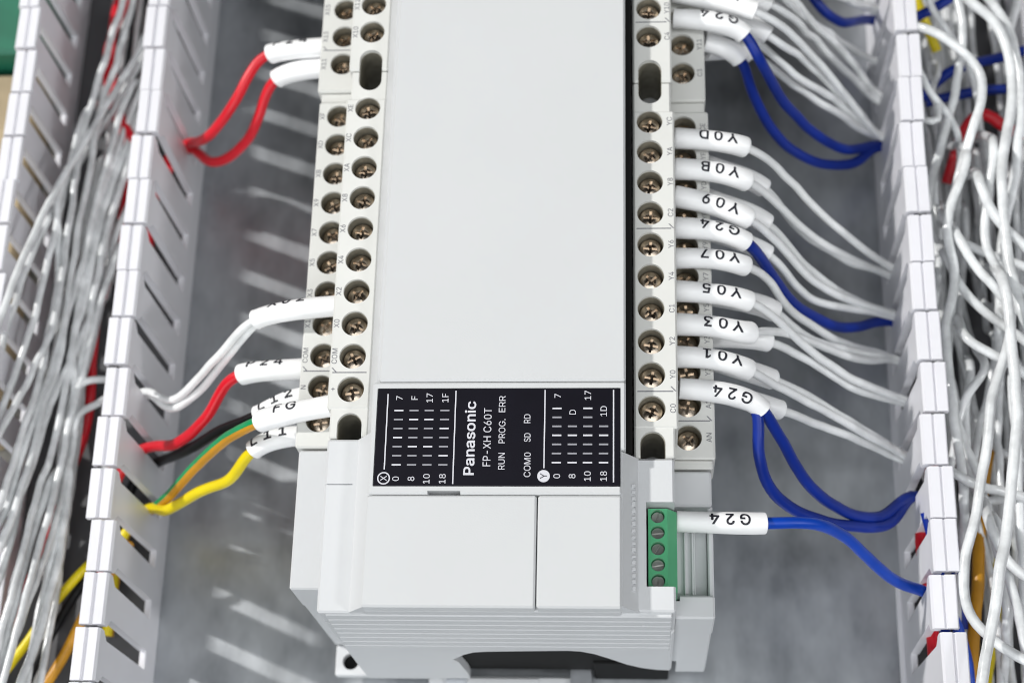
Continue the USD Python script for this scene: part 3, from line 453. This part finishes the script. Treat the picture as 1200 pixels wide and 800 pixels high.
('white_wire', 'white wire tangled among the others in the right duct', 'duct_white', 1.23, '113.6,181.7,42;116.6,169.5,41.1;121.4,161,40.3;124.1,153.9,39.7;124.7,145.6,39;123.9,136.3,38.3;122,122.6,37.2;119.7,111.4,36.3;117.3,98.2,35.3;115.3,83.1,34;116.3,74.1,22;117.3,57.1,6;116.3,-55,6', None, None, 0, 'white wires tangled in the right duct'),
('white_wire', 'white wire looping out of the top slot over the right duct', 'duct_white', 1.19, '97.8,169.3,30;98.2,160.7,40;99.8,155.5,47;103.5,153.9,47;107.2,150.4,47;111.3,147.1,46;113.8,142.2,46;113.4,136,46;111.2,129.9,45;109.3,124.5,43;107,116.7,40;104.6,107.3,38;104.8,99.1,36;105.7,93.2,34;104.6,83.4,28;105.6,74.4,16;106.6,57.4,6;105.6,-55,6', None, None, 0, None),
('white_wire', 'white wire tangled among the others in the right duct', 'duct_white', 0.92, '102.5,178.3,36;104.5,171.5,34.3;108.1,165.6,32.7;110.4,161.4,31.5;113.3,157.5,30.3;115.7,149.5,28.4;117,138.5,25.7;119.1,123.3,22;120.1,114.3,10;121.1,97.3,6;120.1,-55,6', None, None, 0, 'white wires tangled in the right duct'),
('white_wire', 'white wire tangled among the others in the right duct', 'duct_white', 1.14, '110,175.4,40;110.7,168.3,39.1;111.7,162.4,38.3;112.2,156.6,37.6;110.8,149.3,36.6;109,142.4,35.7;106.8,136.1,34.8;105.2,130.5,34.1;102.8,123.2,33;101.5,113.9,31.8;102.6,100.7,30', None, None, 0, 'white wires tangled in the right duct'),
('white_wire', 'white wire tangled among the others in the right duct', 'duct_white', 0.92, '99.7,162.1,24;99.6,154.5,34;100,147.9,40;102.1,141.1,40;105.5,138.2,38;109.3,135.2,32;111.1,127.3,24;112.1,118.3,12;113.1,101.3,6;112.1,-55,6', None, None, 0, 'white wires tangled in the right duct'),
('white_wire', 'white wire tangled among the others in the right duct', 'duct_white', 0.92, '98.8,139.8,24;98.9,135.3,36;99.9,132.5,42;102.6,131.2,42;103.8,135.7,40;103.8,143.5,34;107.4,156.1,26;108.4,165.1,14;109.4,182.1,6;108.4,215,6', None, None, 0, 'white wires tangled in the right duct'),
('white_wire', 'white wire tangled among the others in the right duct', 'duct_white', 0.92, '105.6,215,6;106.6,151.3,6;105.6,134.3,16;104.6,125.3,28;103.8,119.5,27.6;103.9,110.3,27;103.9,102.3,26.5;102.2,91.1,25.7;102.3,78,24.8;102.5,67.1,24', None, None, 0, 'white wires tangled in the right duct'),
('white_wire', 'white wire tangled among the others in the right duct', 'duct_white', 1.14, '109.8,215,6;110.8,147.6,6;109.8,130.6,32;108.8,121.6,44;106.9,113.9,43.2;103.4,105.3,42.2;103.5,98.4,41.4;104.2,91,40.6;102.8,82.6,39.6;101.8,74.6,38.7;101.9,66.4,37.8;102.4,55.2,36.5;103.2,45.2,35.3;104.1,34.3,34;105.1,25.3,22;106.1,8.3,6;105.1,-55,6', None, None, 0, 'white wires tangled in the right duct'),
('white_wire', 'white wire tangled among the others in the right duct', 'duct_white', 1.06, '105.1,215,6;106.1,134.3,6;105.1,117.3,24;104.1,108.3,36;105.9,104.3,36;109.2,101.6,36;114.6,98.3,36;121.9,94.9,36;126.6,91,36', None, None, 0, 'white wires tangled in the right duct'),
('white_wire', 'white wire tangled among the others in the right duct', 'duct_white', 1.14, '106.6,215,6;107.6,126.8,6;106.6,109.8,30;105.6,100.8,42;107.4,96.5,41.7;111.4,89.5,41.2;114.2,85.7,40.9;119.8,80.4,40.4;123.4,76.2,40', None, None, 0, 'white wires tangled in the right duct'),
('white_wire', 'white wire tangled among the others in the right duct', 'duct_white', 1.1, '104.5,215,6;105.5,123.1,6;104.5,106.1,26;103.5,97.1,38;105.6,91.4,38;110.1,83.6,38;114.2,79.7,38;119.8,75.3,38;124.3,70.5,38', None, None, 0, 'white wires tangled in the right duct'),
('white_wire', 'white wire tangled among the others in the right duct', 'duct_white', 1.23, '112.3,215,6;113.3,138.4,6;112.3,121.4,34;111.3,112.4,46;113.5,106.1,44.9;116.8,101.3,44;120.7,97.3,43.1;125.5,92.8,42', None, None, 0, 'white wires tangled in the right duct'),
('white_wire', 'white wire tangled among the others in the right duct', 'duct_white', 1.14, '116.6,215,6;117.6,149.8,6;116.6,132.8,32;115.6,123.8,44;114,113.9,43.1;112.5,106.2,42.4;112.1,99.1,41.8;113.7,93.7,41.2;117.9,88.4,40.6;122.7,84.9,40', None, None, 0, 'white wires tangled in the right duct'),
('white_wire', 'thick white wire running upright in front of the others low in the right duct', 'duct_white', 1.28, '114.4,215,6;115.4,111,6;114.4,94,38;113.4,85,50;114.1,76.3,50.2;114,67.9,50.3;114.1,59.5,50.5;113.4,49.3,50.7;111.5,39.2,50.9;109.9,29.4,51.1;108.5,22.2,51.3;106.8,17.4,51.4;104.9,7.1,51.6;102.6,-1.3,51.8;100.5,-10.9,52', None, None, 0, None),
('white_wire', 'white wire dropping beside the right duct wall then turning away to the right', 'duct_white', 1.19, '116.1,215,6;117.1,101.5,6;116.1,84.5,35;115.1,75.5,47;113.6,69.2,46.9;111.3,63.6,46.9;108.7,55.7,46.8;107.6,46.6,46.7;105.8,40.6,46.6;104.3,31.7,46.5;103.1,27.8,46.5;101,21.9,46.4;99.9,14.3,46.3;100.2,8.2,46.3;103,4.7,46.2;106.3,1,46.1;111.5,-1.9,46.1;115.8,-4.2,46', None, None, 0, None),
('white_wire', 'white wire tangled among the others in the right duct', 'duct_white', 1.14, '106.7,215,6;107.7,100.4,6;106.7,83.4,30;105.7,74.4,42;109.9,70.9,41.5;113.7,68.5,41.1;118.5,65.7,40.5;123.1,62.3,40', None, None, 0, 'white wires tangled in the right duct'),
('white_wire', 'white wire tangled among the others in the right duct', 'duct_white', 1.06, '111.8,215,6;112.8,95.2,6;111.8,78.2,24;110.8,69.2,36;109.3,66.1,35;106.3,63.2,33.7;104.2,57.2,31.9;102.6,48.2,29.2;101.4,44.3,28', None, None, 0, 'white wires tangled in the right duct'),
('white_wire', 'white wire tangled among the others in the right duct', 'duct_white', 1.14, '98,47,36;100.3,41.6,42;104.5,39.4,40;110.4,38.8,36;119.3,37.4,34', None, None, 0, 'white wires tangled in the right duct'),
('white_wire', 'white wire tangled among the others in the right duct', 'duct_white', 1.23, '108.6,215,6;109.6,56,6;108.6,39,30;107.6,30,42;110,22.8,41.2;114.3,17.7,40.5;118.9,15,40', None, None, 0, 'white wires tangled in the right duct'),
('white_wire', 'white wire tangled among the others in the right duct', 'duct_white', 1.14, '110.7,215,6;111.7,55.2,6;110.7,38.2,26;109.7,29.2,38;111.3,19.1,37.4;113.1,10.3,36.9;114,3.8,36.5;115.2,-5.1,36', None, None, 0, 'white wires tangled in the right duct'),
('white_wire', 'white wire tangled among the others in the right duct', 'duct_white', 1.06, '121,215,6;122,118,6;121,101,22;120,92,34;118,76.6,33.7;117.4,59.4,33.3;116.6,42.8,33;116.2,26.7,32.6;115.8,14.8,32.4;115,-0.6,32;116,-9.6,20;117,-26.6,6;116,-55,6', None, None, 0, 'white wires tangled in the right duct'),
('white_wire', 'white wire tangled among the others in the right duct', 'duct_white', 1.06, '110.4,215,6;111.4,99,6;110.4,82,14;109.4,73,26;107.4,57.9,25.4;107.3,45.3,24.8;110.6,39.1,24.5;114.6,40.2,24.3;121.7,41.4,24', None, None, 0, 'white wires tangled in the right duct'),
('white_wire', 'white wire tangled among the others in the right duct', 'duct_white', 0.92, '105.4,215,6;106.4,124.2,6;105.4,107.2,8;104.4,98.2,20;105,82.3,19.4;106.7,69,18.9;106.7,53.8,18.3;108.9,41.1,17.8;111.6,28.6,17.3;112.5,14.4,16.7;112.2,-3.4,16', None, None, 0, 'white wires tangled in the right duct'),
('white_wire', 'white wire tangled among the others in the right duct', 'duct_white', 0.92, '117.4,215,6;118.4,107.2,6;117.4,90.2,10;116.4,81.2,22;113.2,65.8,21.7;110.2,52.8,21.4;106.8,40.1,21.1;104.4,27.7,20.8;103,13.5,20.4;102.2,-4.2,20', None, None, 0, 'white wires tangled in the right duct'),
('white_wire', 'white wire tangled among the others in the right duct', 'duct_white', 0.92, '108.1,215,6;109.1,113.5,6;108.1,96.5,6;107.1,87.5,18;109.8,73.8,18;112.4,60.5,18;116,53.9,18;121.9,51.8,18;126.9,51.8,18', None, None, 0, 'white wires tangled in the right duct'),
('white_wire', 'white wire tangled among the others in the right duct', 'duct_white', 0.92, '117.6,215,6;118.6,160.2,6;117.6,143.2,8;116.6,134.2,20;116.7,114.7,20;118.6,98.1,20;120.1,84.3,20;123.3,73,20;127.8,66.3,20', None, None, 0, 'white wires tangled in the right duct'),
('white_wire', 'white wire tangled among the others in the right duct', 'duct_white', 0.92, '114.5,215,6;115.5,145.1,6;114.5,128.1,6;113.5,119.1,16;110.6,100.1,15.6;109.7,79.4,15.1;110.5,61.6,14.7;112.1,48.6,14.4;112.9,31.6,14;113.9,22.6,6;114.9,5.6,6;113.9,-55,6', None, None, 0, 'white wires tangled in the right duct'),
('white_wire', 'white wire tangled among the others in the right duct', 'duct_white', 0.92, '126.2,215,6;127.2,158.3,6;126.2,141.3,6;125.2,132.3,14;126.2,117.5,14;125.8,100.7,14;125.1,79.8,14;122.6,57.4,14;119.3,35.9,14;120.3,26.9,6;121.3,9.9,6;120.3,-55,6', None, None, 0, 'white wires tangled in the right duct'),
('white_wire', 'white wire tangled among the others in the right duct', 'duct_white', 1.14, '130.6,181.6,30;127.3,168.7,30;125.2,163.6,30;125.6,148.4,30;127.5,133.6,30;128.5,124.6,18;129.5,107.6,6;128.5,-55,6', None, None, 0, 'white wires tangled in the right duct'),
('white_wire', 'white wire tangled among the others in the right duct', 'duct_white', 0.92, '128,215,6;129,157.9,6;128,140.9,12;127,131.9,24;124.5,120,23.6;123.7,103.7,23.1;120.8,85.5,22.5;117.9,74.5,22.1;115.4,55,21.4;114.8,34,20.6;115.6,17.8,20;116.6,8.8,8;117.6,-8.2,6;116.6,-55,6', None, None, 0, 'white wires tangled in the right duct'),
('white_wire', 'white wire tangled among the others in the right duct', 'duct_white', 1.06, '104.9,215,6;105.9,85.9,6;104.9,68.9,20;103.9,59.9,32;105.8,51.6,31.7;107.9,46.4,31.4;109.6,35.2,31;111.3,25.2,30.6;112.2,11.4,30;113.2,2.4,18;114.2,-14.6,6;113.2,-55,6', None, None, 0, 'white wires tangled in the right duct'),
('blue_wire', 'blue wire crossing the top of the right duct', 'blue', 1.3, '99.3,168,30;102.2,169.4,30;106.7,171.7,30;114.1,178,28', None, None, 0, None),
('blue_wire', 'blue wire crossing the right duct at its upper slots', 'blue', 1.4, '102.4,150,20;106.1,152.9,22;110.8,157.4,22;119.8,161.5,20;126,164.2,18;135.1,166.9,18', None, None, 0, None),
('blue_wire', 'deeper blue wire beneath the other blue one in the right duct', 'blue', 1.4, '105.7,152.8,14;113.7,154.8,14;120.5,156,14;128.3,156.6,14;135.1,158,14', None, None, 0, None),
('red_wire', 'red wire arching in the upper right duct', 'red', 1.6, '110,129.7,12;113.4,140.1,16;115.6,144.2,20;118.7,145.6,22;121.5,143,22;124.8,141.1,20;132.7,140,18', None, None, 0, None),
('red_wire', 'dark red wire behind the lowest slots of the right duct', 'red', 1.5, '99.1,54.8,22;98.3,41.4,24;94.7,30.4,26;96,17,27;95.7,5.9,28;95.8,-9.5,28', None, None, 0, None),
('blue_wire', 'blue wire behind the lowest slots of the right duct', 'blue', 1.2, '94.2,33.1,38;96.3,21.7,36;96.5,13.4,38;96.3,4.3,40;96.4,-9.4,38', None, None, 0, None),
('orange_wire', 'ochre wire low in the right duct', 'orange', 1.5, '114.5,56.8,16;111.1,39.5,16;109.3,28.5,18;108.2,18.2,18;106.6,8.1,18;104.8,-7.7,18', None, None, 0, None),
('yellow_wire', 'yellow wire low in the right duct', 'yellow', 1.3, '115.3,32.2,12;113.9,19.6,12;112.7,11.4,12;108.3,-6.6,12', None, None, 0, None),
('yellow_wire', 'yellow wire at the top of the right duct', 'yellow', 1.3, '102.4,183.6,24;103.4,178.2,24;104.9,175.8,22;106.4,172.8,20;109.3,167.3,16', None, None, 0, None)]

R_SLEEVE = 2.4
wr = np.random.default_rng(11)
CAT = 'wire'
for name, label, colour, r, pts, sl, txt, off, group in WIRES:
    P = np.array([[float(a) for a in q.split(',')] for q in pts.split(';')])
    c = spline(P); amp = 0.35 if (group and 'duct' in group) else 0.16        # small kinks of a hand laid wire
    s_ = np.r_[0, np.cumsum(np.linalg.norm(np.diff(c, axis=0), axis=1))]; k_ = wr.uniform(0, 90)
    kink = np.stack([meshkit.fbm(np.stack([s_ / 11 + k_, s_ * 0 + ax, s_ * 0], -1), 3, 5) - 0.5 for ax in (1.5, 4.5, 8.5)], -1)
    c = c + kink * amp * 5 * np.clip((s_ - (sl or 0)) / 8, 0, 1)[:, None] * np.clip((s_[-1] - s_) / 8, 0.2, 1)[:, None]
    cv = Curve(c)
    off += wr.uniform(-7, 7); RS = 2.4 * wr.uniform(0.96, 1.04)
    t = thing(name, label, CAT, group)
    s0 = (sl - 2.5) if sl else 0.0
    n = max(8, int((cv.L - s0) / 1.7))
    ss = np.linspace(s0, cv.L, n)
    wob = 1 + 0.05 * (meshkit.noise(np.stack([ss / 9, ss * 0 + len(label), ss * 0], -1), 3) - 0.5)
    if name == 'earth_wire':
        p_, T_, N_, B_ = cv.at(ss)
        obj('insulation', sweep(cv, ss, r * wob, 14), 'green', t, smooth=True)
        obj('yellow_stripe', sweep(cv, ss, r * wob * 1.025, 8, math.radians(-170), math.radians(-25)), 'orange', t, smooth=True)
    else:
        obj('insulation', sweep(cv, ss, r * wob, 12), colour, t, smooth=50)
    if sl:
        a = np.r_[1.2, 0, 0, 0.15, np.linspace(0.5, sl - 0.5, 14), sl - 0.15, sl, sl, sl - 1.5]
        rr = np.r_[r + 0.1, r + 0.12, RS - 0.15, RS, np.full(14, RS), RS, RS - 0.15, r + 0.12, r + 0.1]
        rr[4:18] *= 1 + 0.03 * np.sin(np.linspace(0, 5, 14) + len(label))
        sp = obj('marker_sleeve', sweep(cv, a, rr, 24), 'sleeve', t, smooth=40)
        if txt:
            side = 1 if P[0, 0] < 0 else -1                        # left sleeves read upright, right ones upside down
            pitch = 3.15; mid = sl * (0.56 if side > 0 else 0.57)
            for i, ch in enumerate(txt):
                g = meshkit.text_mesh(ch, 2.45, 0.05, True); b = g.bounds
                g.apply_translation([-(b[0, 0] + b[1, 0]) / 2, -1.22, 0])
                v, f = trimesh.remesh.subdivide_to_size(g.vertices, g.faces, 0.45)
                s = mid - (v[:, 0] + (i - (len(txt) - 1) / 2) * pitch)
                phi = math.radians(off) + side * v[:, 1] / R_SLEEVE
                p_, T_, N_, B_ = cv.at(s)
                rad = np.interp(s, a[3:20], rr[3:20]) + 0.012 + v[:, 2]
                q = p_ + rad[:, None] * (np.cos(phi)[:, None] * N_ + np.sin(phi)[:, None] * B_)
                gm = trimesh.Trimesh(q, f, process=False)
                if gm.volume < 0: gm.invert()
                obj('lettering', gm, 'ink', sp, smooth=False)
